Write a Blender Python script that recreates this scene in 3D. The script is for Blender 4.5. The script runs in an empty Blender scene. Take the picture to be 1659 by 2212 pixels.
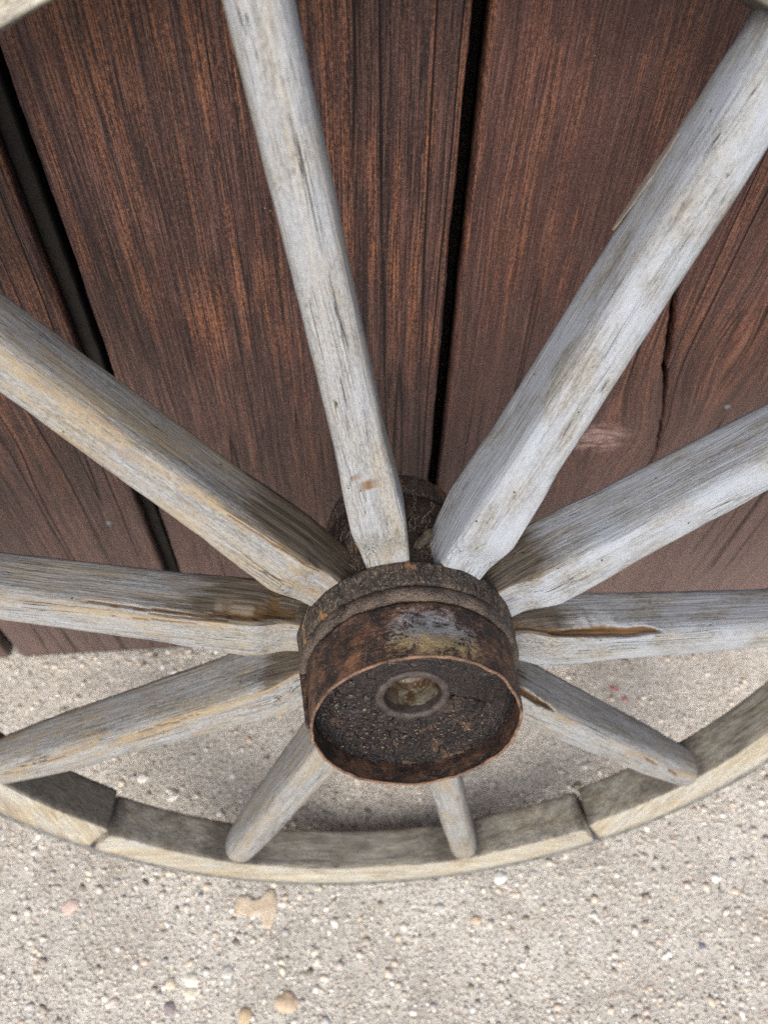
import bpy, math, random
import numpy as np
from mathutils import Vector, Matrix, noise
R = math.radians
random.seed(7)
rng = np.random.default_rng(11)
S = bpy.context.scene
COL = S.collection

# ------------------------------------------------------------------ camera
cam = bpy.data.cameras.new('camera')
cam.sensor_fit = 'VERTICAL'
cam.lens = 6.86
cam.sensor_height = 6.86 * 2212 / 1674.567
cam.sensor_width = cam.sensor_height * 0.75
cam.clip_start = 0.02
cam.clip_end = 200
camo = bpy.data.objects.new('camera', cam)
COL.objects.link(camo)
CP, CY, CR = 0.6249, -0.10052, 0.02781
camo.matrix_world = Matrix.Translation((-0.0217, -0.47651, 0.94907)) @ \
    (Matrix.Rotation(CY, 4, 'Z') @ Matrix.Rotation(CP, 4, 'X') @ Matrix.Rotation(CR, 4, 'Z'))
cam.dof.use_dof = True
cam.dof.focus_distance = 0.50
cam.dof.aperture_fstop = 1.45
S.camera = camo

# ------------------------------------------------------------------ light
SUN_EL, SUN_AZ = 40, -14          # elevation, degrees to the right of straight in front of the wall
w = bpy.data.worlds.new('World'); S.world = w; w.use_nodes = True
nt = w.node_tree
sky = nt.nodes.new('ShaderNodeTexSky'); sky.sky_type = 'NISHITA'; sky.sun_disc = False
sky.sun_elevation = R(SUN_EL); sky.sun_rotation = R(180 - SUN_AZ)
sky.air_density = 1.0; sky.dust_density = 5.0; sky.ozone_density = 1.0
nt.links.new(sky.outputs[0], nt.nodes['Background'].inputs[0])
nt.nodes['Background'].inputs[1].default_value = 0.115
sl = bpy.data.lights.new('sun', 'SUN'); sl.energy = 1.4; sl.angle = R(55); sl.color = (1, 0.97, 0.93)
so = bpy.data.objects.new('sun', sl); COL.objects.link(so)
sd = Vector((math.sin(R(SUN_AZ)) * math.cos(R(SUN_EL)), -math.cos(R(SUN_AZ)) * math.cos(R(SUN_EL)), math.sin(R(SUN_EL))))
so.rotation_euler = (-sd).to_track_quat('-Z', 'Y').to_euler()
so.location = sd * 5
S.view_settings.view_transform = 'Standard'
S.view_settings.look = 'None'
S.view_settings.gamma = 1.0
S.view_settings.use_curve_mapping = False
S.cycles.use_denoising = False
S.view_settings.exposure = 0.92

# ------------------------------------------------------------------ helpers
def link(name, me, mat=None, parent=None):
    o = bpy.data.objects.new(name, me); COL.objects.link(o)
    if mat is not None: me.materials.append(mat)
    if parent is not None: o.parent = parent
    return o

def mesh(name, verts, faces, smooth=True, attrs=None):
    me = bpy.data.meshes.new(name)
    me.from_pydata([tuple(map(float, v)) for v in verts], [], faces)
    if smooth: me.polygons.foreach_set('use_smooth', [True] * len(me.polygons))
    for k, a in (attrs or {}).items():
        at = me.attributes.new(k, 'FLOAT', 'POINT'); at.data.foreach_set('value', np.asarray(a, dtype=np.float32))
    me.update()
    return me

def tag(o, label=None, cat=None, group=None, kind=None):
    if label: o['label'] = label
    if cat: o['category'] = cat
    if group: o['group'] = group
    if kind: o['kind'] = kind
    return o

def tube_faces(n, m, closed_ends=True):
    """n stations, m points around"""
    f = []
    for i in range(n - 1):
        for j in range(m):
            k = (j + 1) % m
            f.append((i * m + j, i * m + k, (i + 1) * m + k, (i + 1) * m + j))
    if closed_ends:
        f.append(tuple(range(m - 1, -1, -1)))
        f.append(tuple((n - 1) * m + j for j in range(m)))
    return f

def N(x, y, z): return noise.noise(Vector((x, y, z)))
def sstep(a, b, x):
    t = min(1, max(0, (x - a) / (b - a))); return t * t * (3 - 2 * t)

# ------------------------------------------------------------------ node helper
class Mat:
    def __init__(s, name):
        s.m = bpy.data.materials.new(name); s.m.use_nodes = True
        s.t = s.m.node_tree; s.b = s.t.nodes['Principled BSDF']
        s.co = s.n('ShaderNodeTexCoord').outputs['Object']
    def n(s, typ, **kw):
        nd = s.t.nodes.new(typ)
        for k, v in kw.items(): setattr(nd, k, v)
        return nd
    def l(s, a, b): s.t.links.new(a, b)
    def put(s, sock, v):
        if hasattr(v, 'is_output') or isinstance(v, bpy.types.NodeSocket): s.l(v, sock)
        else: sock.default_value = v
    def math(s, op, a, b=0.0, c=0.0, clamp=False):
        nd = s.n('ShaderNodeMath', operation=op); nd.use_clamp = clamp
        s.put(nd.inputs[0], a); s.put(nd.inputs[1], b); s.put(nd.inputs[2], c)
        return nd.outputs[0]
    def scale(s, v, sc, loc=(0, 0, 0), rot=(0, 0, 0)):
        nd = s.n('ShaderNodeMapping'); s.l(v, nd.inputs[0])
        nd.inputs['Scale'].default_value = sc; nd.inputs['Location'].default_value = loc; nd.inputs['Rotation'].default_value = rot
        return nd.outputs[0]
    def noise(s, v, scale, detail=4, rough=0.55, dist=0.0, w=None):
        nd = s.n('ShaderNodeTexNoise'); nd.noise_dimensions = '4D' if w is not None else '3D'
        s.l(v, nd.inputs['Vector']); nd.inputs['Scale'].default_value = scale
        nd.inputs['Detail'].default_value = detail; nd.inputs['Roughness'].default_value = rough
        nd.inputs['Distortion'].default_value = dist
        if w is not None: s.put(nd.inputs['W'], w)
        return nd.outputs[0]
    def ramp(s, v, stops, mode='LINEAR'):
        nd = s.n('ShaderNodeValToRGB'); cr = nd.color_ramp; cr.interpolation = mode
        while len(cr.elements) < len(stops): cr.elements.new(0.5)
        for e, (p, c) in zip(cr.elements, stops):
            e.position = p; e.color = (c, c, c, 1) if isinstance(c, (int, float)) else (*c, 1)
        s.l(v, nd.inputs[0]); return nd.outputs[0]
    def mix(s, f, a, b, mode='MIX'):
        nd = s.n('ShaderNodeMix', data_type='RGBA', blend_type=mode); nd.clamp_factor = True
        s.put(nd.inputs[0], f)
        for i, v in ((6, a), (7, b)):
            if isinstance(v, tuple): nd.inputs[i].default_value = (*v, 1)
            else: s.put(nd.inputs[i], v)
        return nd.outputs[2]
    def attr(s, name):
        nd = s.n('ShaderNodeAttribute'); nd.attribute_name = name; return nd.outputs['Fac']
    def rnd(s): return s.n('ShaderNodeObjectInfo').outputs['Random']
    def vor(s, v, scale, feature='F1', out='Distance', rand=1.0):
        nd = s.n('ShaderNodeTexVoronoi'); nd.feature = feature; s.l(v, nd.inputs['Vector'])
        nd.inputs['Scale'].default_value = scale; nd.inputs['Randomness'].default_value = rand
        return nd.outputs[out]
    def bump(s, h, dist, strength=1.0, prev=None):
        nd = s.n('ShaderNodeBump'); s.l(h, nd.inputs['Height'])
        nd.inputs['Distance'].default_value = dist; nd.inputs['Strength'].default_value = strength
        if prev is not None: s.l(prev, nd.inputs['Normal'])
        return nd.outputs[0]
    def out(s, col, rough=0.8, nrm=None, metal=None, spec=0.3):
        s.put(s.b.inputs['Base Color'], (*col, 1) if isinstance(col, tuple) else col)
        s.put(s.b.inputs['Roughness'], rough)
        s.b.inputs['Specular IOR Level'].default_value = spec
        if metal is not None: s.put(s.b.inputs['Metallic'], metal)
        if nrm is not None: s.l(nrm, s.b.inputs['Normal'])
        return s.m

# ------------------------------------------------------------------ materials
def grey_wood(name, axis='x', tint=(0.225, 0.227, 0.218), dark=(0.115, 0.112, 0.105), attrs=True, grime_shade_cols=((0.032, 0.025, 0.018), (0.13, 0.105, 0.075)), soft=0.0):
    """sun-bleached grey ash with the grain along one object axis"""
    m = Mat(name); rnd = m.rnd(); wv = m.math('MULTIPLY', rnd, 37.0)
    def st(a, b): return {'x': (a, b, b), 'y': (b, a, b), 'z': (b, b, a)}[axis]
    # a slow wander of the grain
    wob = m.noise(m.scale(m.co, st(6, 30)), 1, 2, 0.5, w=wv)
    va = m.n('ShaderNodeVectorMath', operation='MULTIPLY_ADD')
    m.l(wob, va.inputs[0]); va.inputs[1].default_value = [0 if c == 6 else 0.006 for c in st(6, 30)]; m.l(m.co, va.inputs[2])
    co = va.outputs[0]
    fine = m.noise(m.scale(co, st(55, 800)), 1, 3, 0.75, w=wv)
    mid = m.noise(m.scale(co, st(14, 380)), 1, 4, 0.62, w=wv)
    blot = m.noise(m.scale(co, st(26, 60)), 1, 4, 0.6, w=wv)
    fuzz = m.noise(m.scale(m.co, st(300, 850)), 1, 3, 0.7, w=wv)
    c = m.mix(m.ramp(mid, [(0.36, 0.0), (0.60, 1.0)]), dark, tint)
    c = m.mix(m.math('MULTIPLY', m.ramp(fine, [(0.46, 0.0), (0.60, 1.0)]), 0.55), c, tuple(t * 1.28 for t in tint))
    c = m.mix(m.math('MULTIPLY', m.ramp(fuzz, [(0.38, 1.0), (0.48, 0.0)]), 0.6), c, tuple(t * 0.5 for t in dark))
    c = m.mix(m.math('MULTIPLY', m.ramp(fuzz, [(0.54, 0.0), (0.66, 1.0)]), 0.34), c, (0.38, 0.39, 0.38))
    # cool and warm weathering zones; cool also paints sky light on the right spokes
    c = m.mix(m.math('MULTIPLY', m.ramp(blot, [(0.36, 0.0), (0.58, 1.0)]), m.math('ADD', m.math('MULTIPLY', m.attr('cool'), 0.5), 0.22)), c, (0.285, 0.325, 0.385))
    blot2 = m.noise(m.scale(co, st(12, 70), (3, 1, 2)), 1, 4, 0.62, w=wv)
    c = m.mix(m.math('MULTIPLY', m.ramp(blot2, [(0.47, 0.0), (0.66, 1.0)]), m.math('SUBTRACT', 0.52, m.math('MULTIPLY', m.attr('cool'), 0.46))), c, (0.27, 0.228, 0.150))
    # drying cracks: thin, long, dark
    ck = m.noise(m.scale(co, st(9, 420), (7, 3, 5)), 1, 1, 0.4, w=wv)
    ckm = m.math('MULTIPLY', m.ramp(ck, [(0.0, 0.0), (0.487, 0.0), (0.5, 1.0), (0.513, 0.0)]),
                 m.ramp(m.noise(m.scale(co, st(16, 90), (1, 9, 2)), 1, 2, 0.5, w=wv), [(0.55, 0.0), (0.63, 1.0)]))
    c = m.mix(m.math('MULTIPLY', ckm, 0.8), c, (0.06, 0.052, 0.045))
    pit = m.ramp(m.vor(m.scale(m.co, (1, 1, 1)), 130), [(0.0, 1.0), (0.07, 1.0), (0.1, 0.0)])
    pitm = m.math('MULTIPLY', pit, m.ramp(m.noise(m.co, 55, 1), [(0.64, 0.0), (0.66, 1.0)]))
    c = m.mix(pitm, c, (0.05, 0.04, 0.03))
    nr = None
    if attrs:
        och = m.attr('ochre'); gr = m.attr('grime_shade'); cav = m.attr('cavity')
        on = m.noise(m.scale(co, st(30, 190), (2, 2, 2)), 1, 4, 0.62, w=wv)
        om = m.ramp(m.math('ADD', on, m.math('MULTIPLY', m.math('SUBTRACT', och, 0.5), 0.42)), [(0.52, 0.0), (0.66, 1.0)])
        om = m.math('MULTIPLY', om, m.ramp(m.math('ADD', fine, m.math('MULTIPLY', fuzz, 0.5)), [(0.62, 0.25), (0.85, 1.0)]))
        c = m.mix(m.math('MULTIPLY', om, 0.72), c, m.mix(m.ramp(blot, [(0.45, 0.0), (0.6, 1.0)]), (0.26, 0.19, 0.09), (0.16, 0.105, 0.05)))
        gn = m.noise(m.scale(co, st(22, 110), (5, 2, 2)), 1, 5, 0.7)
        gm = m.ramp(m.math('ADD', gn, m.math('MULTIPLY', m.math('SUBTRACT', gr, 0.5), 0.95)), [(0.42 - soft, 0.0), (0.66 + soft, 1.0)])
        c = m.mix(m.math('MULTIPLY', gm, 0.9), c, m.mix(m.ramp(mid, [(.35, 0.), (.65, 1.)]), grime_shade_cols[0], grime_shade_cols[1]))
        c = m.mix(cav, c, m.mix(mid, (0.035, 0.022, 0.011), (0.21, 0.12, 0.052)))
    h = m.math('ADD', m.math('MULTIPLY', mid, 0.9), m.math('MULTIPLY', fine, 0.35))
    h = m.math('ADD', h, m.math('MULTIPLY', fuzz, 0.25))
    h = m.math('SUBTRACT', h, m.math('MULTIPLY', ckm, 1.6))
    h = m.math('SUBTRACT', h, m.math('MULTIPLY', pitm, 1.0))
    return m.out(c, 0.86, m.bump(h, 0.0015, 0.9), spec=0.25)

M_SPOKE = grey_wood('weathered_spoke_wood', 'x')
M_FELLOE = grey_wood('weathered_felloe_wood', 'x', (0.39, 0.372, 0.305), (0.225, 0.213, 0.178), grime_shade_cols=((0.062, 0.056, 0.048), (0.125, 0.118, 0.104)), soft=0.09)

def plank_mat():
    m = Mat('stained_plank_wood')
    sep = m.n('ShaderNodeSeparateXYZ'); m.l(m.co, sep.inputs[0]); X, Y, Z = sep.outputs
    wv = m.math('MULTIPLY', m.rnd(), 53.0)
    dx = 0.0
    kn = [(0.232, 0.389, 0.030, 0.020), (0.325, 0.49, 0.014, 0.022), (-0.315, 0.42, 0.009, 0.018)]
    near = None
    for kx, kz, a, b in kn:                               # the grain parts round each knot
        u = m.math('SUBTRACT', X, kx); v = m.math('SUBTRACT', Z, kz)
        r2 = m.math('ADD', m.math('POWER', m.math('DIVIDE', m.math('ABSOLUTE', u), a * 1.7), 2.0), m.math('POWER', m.math('DIVIDE', m.math('ABSOLUTE', v), b * 2.6), 2.0))
        g = m.math('EXPONENT', m.math('MULTIPLY', r2, -1.0))
        t = m.math('MULTIPLY', m.math('MULTIPLY', u, g), -0.75)
        dx = t if isinstance(dx, float) else m.math('ADD', dx, t)
    wob = m.noise(m.scale(m.co, (4, 4, 2.2)), 1, 3, 0.5, w=wv)
    xx = m.math('ADD', m.math('ADD', X, dx), m.math('MULTIPLY', wob, 0.014))
    # leaning grain in the right hand boards
    ln = m.math('MULTIPLY', m.math('MULTIPLY', m.math('MAXIMUM', m.math('SUBTRACT', X, 0.27), 0.0), Z), -0.22)
    xx = m.math('ADD', xx, ln)
    cb = m.n('ShaderNodeCombineXYZ'); m.l(xx, cb.inputs[0]); m.l(Y, cb.inputs[1]); m.l(Z, cb.inputs[2])
    co = cb.outputs[0]
    lines = m.noise(m.scale(co, (420, 100, 6)), 1, 4, 0.7, w=wv)
    rings = m.noise(m.scale(co, (120, 30, 1.6)), 1, 3, 0.6, w=wv)
    broad = m.noise(m.scale(co, (30, 20, 2.4)), 1, 4, 0.62, w=wv)
    patch = m.noise(m.scale(co, (14, 10, 6)), 1, 5, 0.65, w=wv)
    fib = m.noise(m.scale(co, (860, 300, 20)), 1, 3, 0.72, w=wv)
    grit = m.noise(m.scale(m.co, (620, 500, 330)), 1, 3, 0.68)
    c = m.mix(m.ramp(lines, [(0.38, 0.0), (0.60, 1.0)]), (0.012, 0.0060, 0.0065), (0.083, 0.036, 0.030))
    c = m.mix(m.math('MULTIPLY', m.ramp(broad, [(0.42, 0.0), (0.62, 1.0)]), 0.5), c, (0.07, 0.034, 0.033))
    om = m.math('MULTIPLY', m.ramp(m.math('ADD', m.math('MULTIPLY', rings, 0.5), m.math('MULTIPLY', patch, 0.55)), [(0.52, 0.0), (0.60, 1.0)]),
                m.ramp(m.math('ADD', grit, m.math('MULTIPLY', m.math('SUBTRACT', fib, 0.5), 1.2)), [(0.42, 0.05), (0.60, 1.0)]))
    om = m.math('MULTIPLY', om, m.ramp(lines, [(0.40, 0.2), (0.56, 1.0)]))
    hz = m.ramp(Z, [(0.30, 0.25), (0.55, 1.0)])
    om = m.math('MULTIPLY', om, hz)
    c = m.mix(m.math('MULTIPLY', om, 0.85), c, (0.30, 0.115, 0.045))
    rl = m.ramp(rings, [(0.35, 1.0), (0.42, 0.0)])
    c = m.mix(m.math('MULTIPLY', rl, 0.65), c, (0.018, 0.009, 0.009))
    c = m.mix(m.math('MULTIPLY', m.ramp(fib, [(0.52, 0.0), (0.64, 1.0)]), 0.6), c, (0.185, 0.105, 0.082))
    c = m.mix(m.math('MULTIPLY', m.ramp(fib, [(0.40, 1.0), (0.48, 0.0)]), 0.75), c, (0.009, 0.0055, 0.005))
    c = m.mix(m.math('MULTIPLY', m.ramp(grit, [(0.54, 0.0), (0.66, 1.0)]), 0.30), c, (0.19, 0.12, 0.10))
    c = m.mix(m.math('MULTIPLY', m.ramp(grit, [(0.36, 1.0), (0.44, 0.0)]), 0.35), c, (0.012, 0.007, 0.007))
    dkp = m.ramp(m.noise(m.scale(m.co, (9, 5, 4), (3, 0, 8)), 1, 4, 0.6, w=wv), [(0.40, 1.0), (0.56, 0.0)])
    c = m.mix(m.math('MULTIPLY', dkp, 0.45), c, (0.022, 0.013, 0.013))
    hl = m.noise(m.scale(co, (210, 60, 2.6), (9, 1, 4)), 1, 2, 0.5, w=wv)
    hlm = m.math('MULTIPLY', m.ramp(hl, [(0.0, 0.0), (0.484, 0.0), (0.5, 1.0), (0.516, 0.0)]), m.ramp(m.noise(m.scale(co, (40, 9, 5), (2, 5, 1)), 1, 2, 0.5, w=wv), [(0.42, 0.0), (0.52, 1.0)]))
    c = m.mix(m.math('MULTIPLY', hlm, 0.9), c, (0.008, 0.005, 0.005))
    # right boards are a little paler and redder
    xr = m.ramp(X, [(0.06, 0.0), (0.10, 1.0)])
    c = m.mix(m.math('MULTIPLY', xr, 0.2), c, (0.125, 0.052, 0.042))
    # splashed dust low on the wall
    du = m.math('MULTIPLY', m.ramp(m.math('ADD', Z, m.math('MULTIPLY', m.math('SUBTRACT', patch, 0.5), 0.3)), [(0.0, 1.0), (0.12, 0.8), (0.42, 0.22), (0.62, 0.0)]), m.ramp(m.math('ADD', lines, m.math('MULTIPLY', grit, 0.4)), [(0.5, 0.55), (0.85, 1.0)]))
    c = m.mix(m.math('MULTIPLY', du, m.math('ADD', 0.45, m.math('MULTIPLY', xr, 0.22))), c, (0.225, 0.172, 0.162))
    # the knot: bare, pinkish, wrinkled
    kx, kz = 0.232, 0.389
    u = m.math('SUBTRACT', X, kx); v = m.math('SUBTRACT', Z, kz)
    rr = m.math('SQRT', m.math('ADD', m.math('POWER', m.math('ABSOLUTE', m.math('DIVIDE', u, 0.034)), 2.0), m.math('POWER', m.math('ABSOLUTE', m.math('DIVIDE', v, 0.022)), 2.0)))
    rr2 = m.math('ADD', rr, m.math('MULTIPLY', m.math('SUBTRACT', m.noise(m.co, 60, 4, 0.6), 0.5), 1.1))
    km = m.ramp(rr2, [(0.55, 1.0), (1.0, 0.0)])
    kr = m.noise(m.scale(m.co, (50, 30, 260), (0, 0, 0), (0, R(12), 0)), 1, 3, 0.6, 1.0)
    c = m.mix(m.math('MULTIPLY', km, 0.68), c, m.mix(m.ramp(kr, [(0.42, 0.0), (0.56, 1.0)]), (0.10, 0.055, 0.05), (0.36, 0.255, 0.24)))
    # long thin checks
    ck = m.noise(m.scale(co, (48, 10, 0.9), (4, 2, 3)), 1, 1, 0.35, w=wv)
    ckm = m.math('MULTIPLY', m.ramp(ck, [(0.0, 0.0), (0.490, 0.0), (0.5, 1.0), (0.51, 0.0)]), m.ramp(m.noise(m.scale(co, (9, 5, 2.5)), 1, 2, 0.5, w=wv), [(0.47, 0.0), (0.55, 1.0)]))
    c = m.mix(m.math('MULTIPLY', ckm, 0.9), c, (0.008, 0.005, 0.005))
    # specks of sand on the fibres
    sp = m.ramp(m.vor(m.co, 95), [(0.0, 1.0), (0.03, 1.0), (0.045, 0.0)])
    spm = m.math('MULTIPLY', sp, m.ramp(m.noise(m.co, 23, 1), [(0.5, 0.0), (0.54, 1.0)]))
    c = m.mix(m.math('MULTIPLY', spm, 0.7), c, (0.5, 0.4, 0.33))
    h = m.math('ADD', m.math('MULTIPLY', lines, 1.3), m.math('MULTIPLY', fib, 0.45))
    h = m.math('ADD', h, m.math('MULTIPLY', grit, 0.5))
    h = m.math('SUBTRACT', h, m.math('MULTIPLY', ckm, 1.8))
    h = m.math('SUBTRACT', h, m.math('MULTIPLY', rl, 0.5))
    return m.out(c, m.ramp(grit, [(0.3, 0.40), (0.7, 0.62)]), m.bump(h, 0.0024, 0.9), spec=0.45)
M_PLANK = plank_mat()

def simple(name, c1, c2, scale=60, rough=0.8, bump=0.0006, spec=0.3):
    m = Mat(name); n = m.noise(m.co, scale, 5, 0.65); n2 = m.noise(m.co, scale * 9, 3, 0.6)
    c = m.mix(m.ramp(m.math('ADD', m.math('MULTIPLY', n, 0.6), m.math('MULTIPLY', n2, 0.4)), [(0.38, 0.0), (0.62, 1.0)]), c1, c2)
    return m.out(c, rough, m.bump(m.math('ADD', n2, n), bump, 0.8), spec=spec)
M_BACK = simple('gap_blackout', (0.01, 0.008, 0.007), (0.02, 0.016, 0.014))  # near-black, for the added board that blacks out the gaps
M_TYRE = simple('oxidised_iron_tyre', (0.055, 0.06, 0.065), (0.20, 0.205, 0.205), 90, 0.7)
M_NAIL = simple('grey_nail_steel', (0.07, 0.075, 0.085), (0.16, 0.17, 0.18), 300, 0.5)
M_WASHER = simple('pale_zinc_washer', (0.40, 0.39, 0.36), (0.6, 0.58, 0.55), 200, 0.6)

def hub_mat():
    """tarred, cracked hub wood; grain runs along the axle (object z)"""
    m = Mat('tarred_hub_wood')
    a = m.noise(m.scale(m.co, (75, 75, 50)), 1, 5, 0.68, 0.6)
    f = m.noise(m.scale(m.co, (420, 420, 230)), 1, 5, 0.7)
    g = m.noise(m.co, 800, 3, 0.6)
    c = m.mix(m.ramp(a, [(0.36, 0.0), (0.64, 1.0)]), (0.014, 0.012, 0.011), (0.060, 0.045, 0.036))
    c = m.mix(m.math('MULTIPLY', m.ramp(f, [(0.52, 0.0), (0.68, 1.0)]), 0.55), c, (0.24, 0.19, 0.14))
    o = m.noise(m.scale(m.co, (60, 60, 45), (2, 0, 0)), 1, 5, 0.7)
    c = m.mix(m.math('MULTIPLY', m.ramp(o, [(0.58, 0.0), (0.66, 1.0)]), 0.6), c, (0.30, 0.15, 0.055))
    c = m.mix(m.math('MULTIPLY', m.ramp(g, [(0.58, 0.0), (0.68, 1.0)]), 0.5), c, (0.33, 0.30, 0.26))
    vs = m.scale(m.co, (75, 75, 16)); ck = m.ramp(m.noise(vs, 1, 2, .5), [(0.0, 0.0), (0.488, 0.0), (0.5, 1.0), (0.512, 0.0)])
    ckm = m.math('MULTIPLY', ck, m.ramp(a, [(0.45, 0.0), (0.55, 1.0)]))
    c = m.mix(m.math('MULTIPLY', ckm, 0.9), c, (0.006, 0.005, 0.005))
    h = m.math('ADD', m.math('MULTIPLY', f, 0.8), m.math('ADD', m.math('MULTIPLY', a, 1.2), m.math('MULTIPLY', g, 0.4)))
    h = m.math('SUBTRACT', h, ckm)
    return m.out(c, 0.72, m.bump(h, 0.002, 0.9), spec=0.35)
M_HUB = hub_mat()

def iron_mat(name, paint=True):
    m = Mat(name)
    sep = m.n('ShaderNodeSeparateXYZ'); m.l(m.co, sep.inputs[0]); X, Y, Z = sep.outputs
    a = m.noise(m.scale(m.co, (38, 38, 55)), 1, 6, 0.68)
    b = m.noise(m.scale(m.co, (75, 75, 75), (4, 1, 2)), 1, 6, 0.7, 0.4)
    g = m.noise(m.co, 900, 3, 0.65)
    f = m.noise(m.scale(m.co, (160, 160, 420)), 1, 4, 0.65)
    c = m.mix(m.ramp(a, [(0.38, 0.0), (0.60, 1.0)]), (0.026, 0.018, 0.015), (0.090, 0.048, 0.032))
    c = m.mix(m.math('MULTIPLY', m.ramp(b, [(0.55, 0.0), (0.66, 1.0)]), 0.6), c, (0.21, 0.10, 0.045))
    c = m.mix(m.math('MULTIPLY', m.ramp(m.math('ADD', b, m.math('MULTIPLY', g, 0.25)), [(0.55, 1.0), (0.64, 0.0)]), 0.85), c, (0.013, 0.011, 0.012))
    c = m.mix(m.math('MULTIPLY', m.ramp(f, [(0.36, 1.0), (0.46, 0.0)]), 0.6), c, (0.02, 0.014, 0.012))
    c = m.mix(m.math('MULTIPLY', m.ramp(f, [(0.58, 0.0), (0.66, 1.0)]), 0.45), c, (0.20, 0.10, 0.055))
    if paint:
        u = m.math('DIVIDE', m.math('SUBTRACT', X, 0.010), 0.034); v = m.math('DIVIDE', m.math('SUBTRACT', Z, 0.121), 0.021)
        r = m.math('SQRT', m.math('ADD', m.math('POWER', m.math('ABSOLUTE', u), 2.0), m.math('POWER', m.math('ABSOLUTE', v), 2.0)))
        top = m.ramp(Y, [(0.03, 0.0), (0.04, 1.0)])
        mk = m.math('ADD', m.math('SUBTRACT', 1.0, r), m.math('MULTIPLY', m.math('SUBTRACT', m.math('ADD', m.math('MULTIPLY', b, 0.45), m.math('ADD', m.math('MULTIPLY', f, 0.25), m.math('MULTIPLY', g, 0.3))), 0.5), 5.2))
        mk = m.math('MULTIPLY', m.ramp(mk, [(0.15, 0.0), (0.55, 1.0)]), top)
        fr = m.ramp(m.math('ADD', Z, m.math('MULTIPLY', m.math('SUBTRACT', b, 0.5), 0.03)), [(0.117, 0.0), (0.127, 1.0)])
        pc = m.mix(fr, (0.20, 0.215, 0.235), (0.24, 0.19, 0.10))
        c = m.mix(m.math('MULTIPLY', mk, 0.8), c, pc)
    c = m.mix(m.math('MULTIPLY', m.ramp(g, [(0.60, 0.0), (0.72, 1.0)]), 0.5), c, (0.40, 0.27, 0.18))
    h = m.math('ADD', m.math('MULTIPLY', b, 1.2), m.math('MULTIPLY', g, 0.5)); h = m.math('ADD', h, m.math('MULTIPLY', f, 0.4))
    return m.out(c, m.ramp(a, [(0.3, 0.48), (0.7, 0.75)]), m.bump(h, 0.0022, 0.85), metal=0.2, spec=0.4)
M_IRON = iron_mat('rusty_hub_iron')
M_RUSTEDGE = simple('bare_orange_rust', (0.035, 0.022, 0.017), (0.24, 0.145, 0.095), 90, 0.7, 0.001)

def disc_mat():
    m = Mat('charred_end_grain')
    a = m.noise(m.co, 50, 5, 0.65, 0.6); g = m.noise(m.co, 420, 4, 0.65); gg = m.noise(m.co, 1500, 2, 0.6)
    c = m.mix(m.ramp(a, [(0.40, 0.0), (0.62, 1.0)]), (0.004, 0.0033, 0.0040), (0.013, 0.0090, 0.0100))
    sep = m.n('ShaderNodeSeparateXYZ'); m.l(m.co, sep.inputs[0]); X, Y, Z = sep.outputs
    rad = m.math('SQRT', m.math('ADD', m.math('MULTIPLY', X, X), m.math('MULTIPLY', Y, Y)))
    rn = m.n('ShaderNodeCombineXYZ'); m.l(m.math('MULTIPLY', rad, 700.0), rn.inputs[0]); m.l(m.math('MULTIPLY', a, 3.0), rn.inputs[1])
    rg = m.noise(rn.outputs[0], 1, 2, 0.5)
    low = m.ramp(m.math('ADD', m.math('MULTIPLY', Y, -12.0), m.math('MULTIPLY', a, 1.0)), [(0.55, 0.0), (1.0, 1.0)])
    c = m.mix(m.math('MULTIPLY', m.math('MULTIPLY', m.ramp(g, [(0.60, 0.0), (0.70, 1.0)]), low), 0.5), c, (0.20, 0.14, 0.095))
    pt = m.ramp(m.noise(m.scale(m.co, (1, 1, 1), (3, 3, 0)), 75, 5, 0.65, 0.5), [(0.56, 0.0), (0.64, 1.0)])
    c = m.mix(m.math('MULTIPLY', m.math('MULTIPLY', pt, low), 0.55), c, (0.13, 0.075, 0.045))
    c = m.mix(m.math('MULTIPLY', m.ramp(gg, [(0.64, 0.0), (0.72, 1.0)]), 0.6), c, (0.38, 0.31, 0.25))
    ck = m.ramp(m.vor(m.scale(m.co, (1, 1, 0.2)), 95, 'DISTANCE_TO_EDGE'), [(0.0, 1.0), (0.03, 0.0)])
    ckm = m.math('MULTIPLY', ck, m.ramp(m.math('ADD', a, m.math('MULTIPLY', low, 0.06)), [(0.56, 0.0), (0.62, 1.0)]))
    c = m.mix(ckm, c, (0.006, 0.005, 0.005))
    h = m.math('ADD', m.math('MULTIPLY', g, m.math('ADD', 0.25, low)), m.math('MULTIPLY', rg, 0.15)); h = m.math('SUBTRACT', h, m.math('MULTIPLY', ckm, 1.5))
    return m.out(c, 0.5, m.bump(h, 0.0022, 0.9), spec=0.4)
M_DISC = disc_mat()

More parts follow.
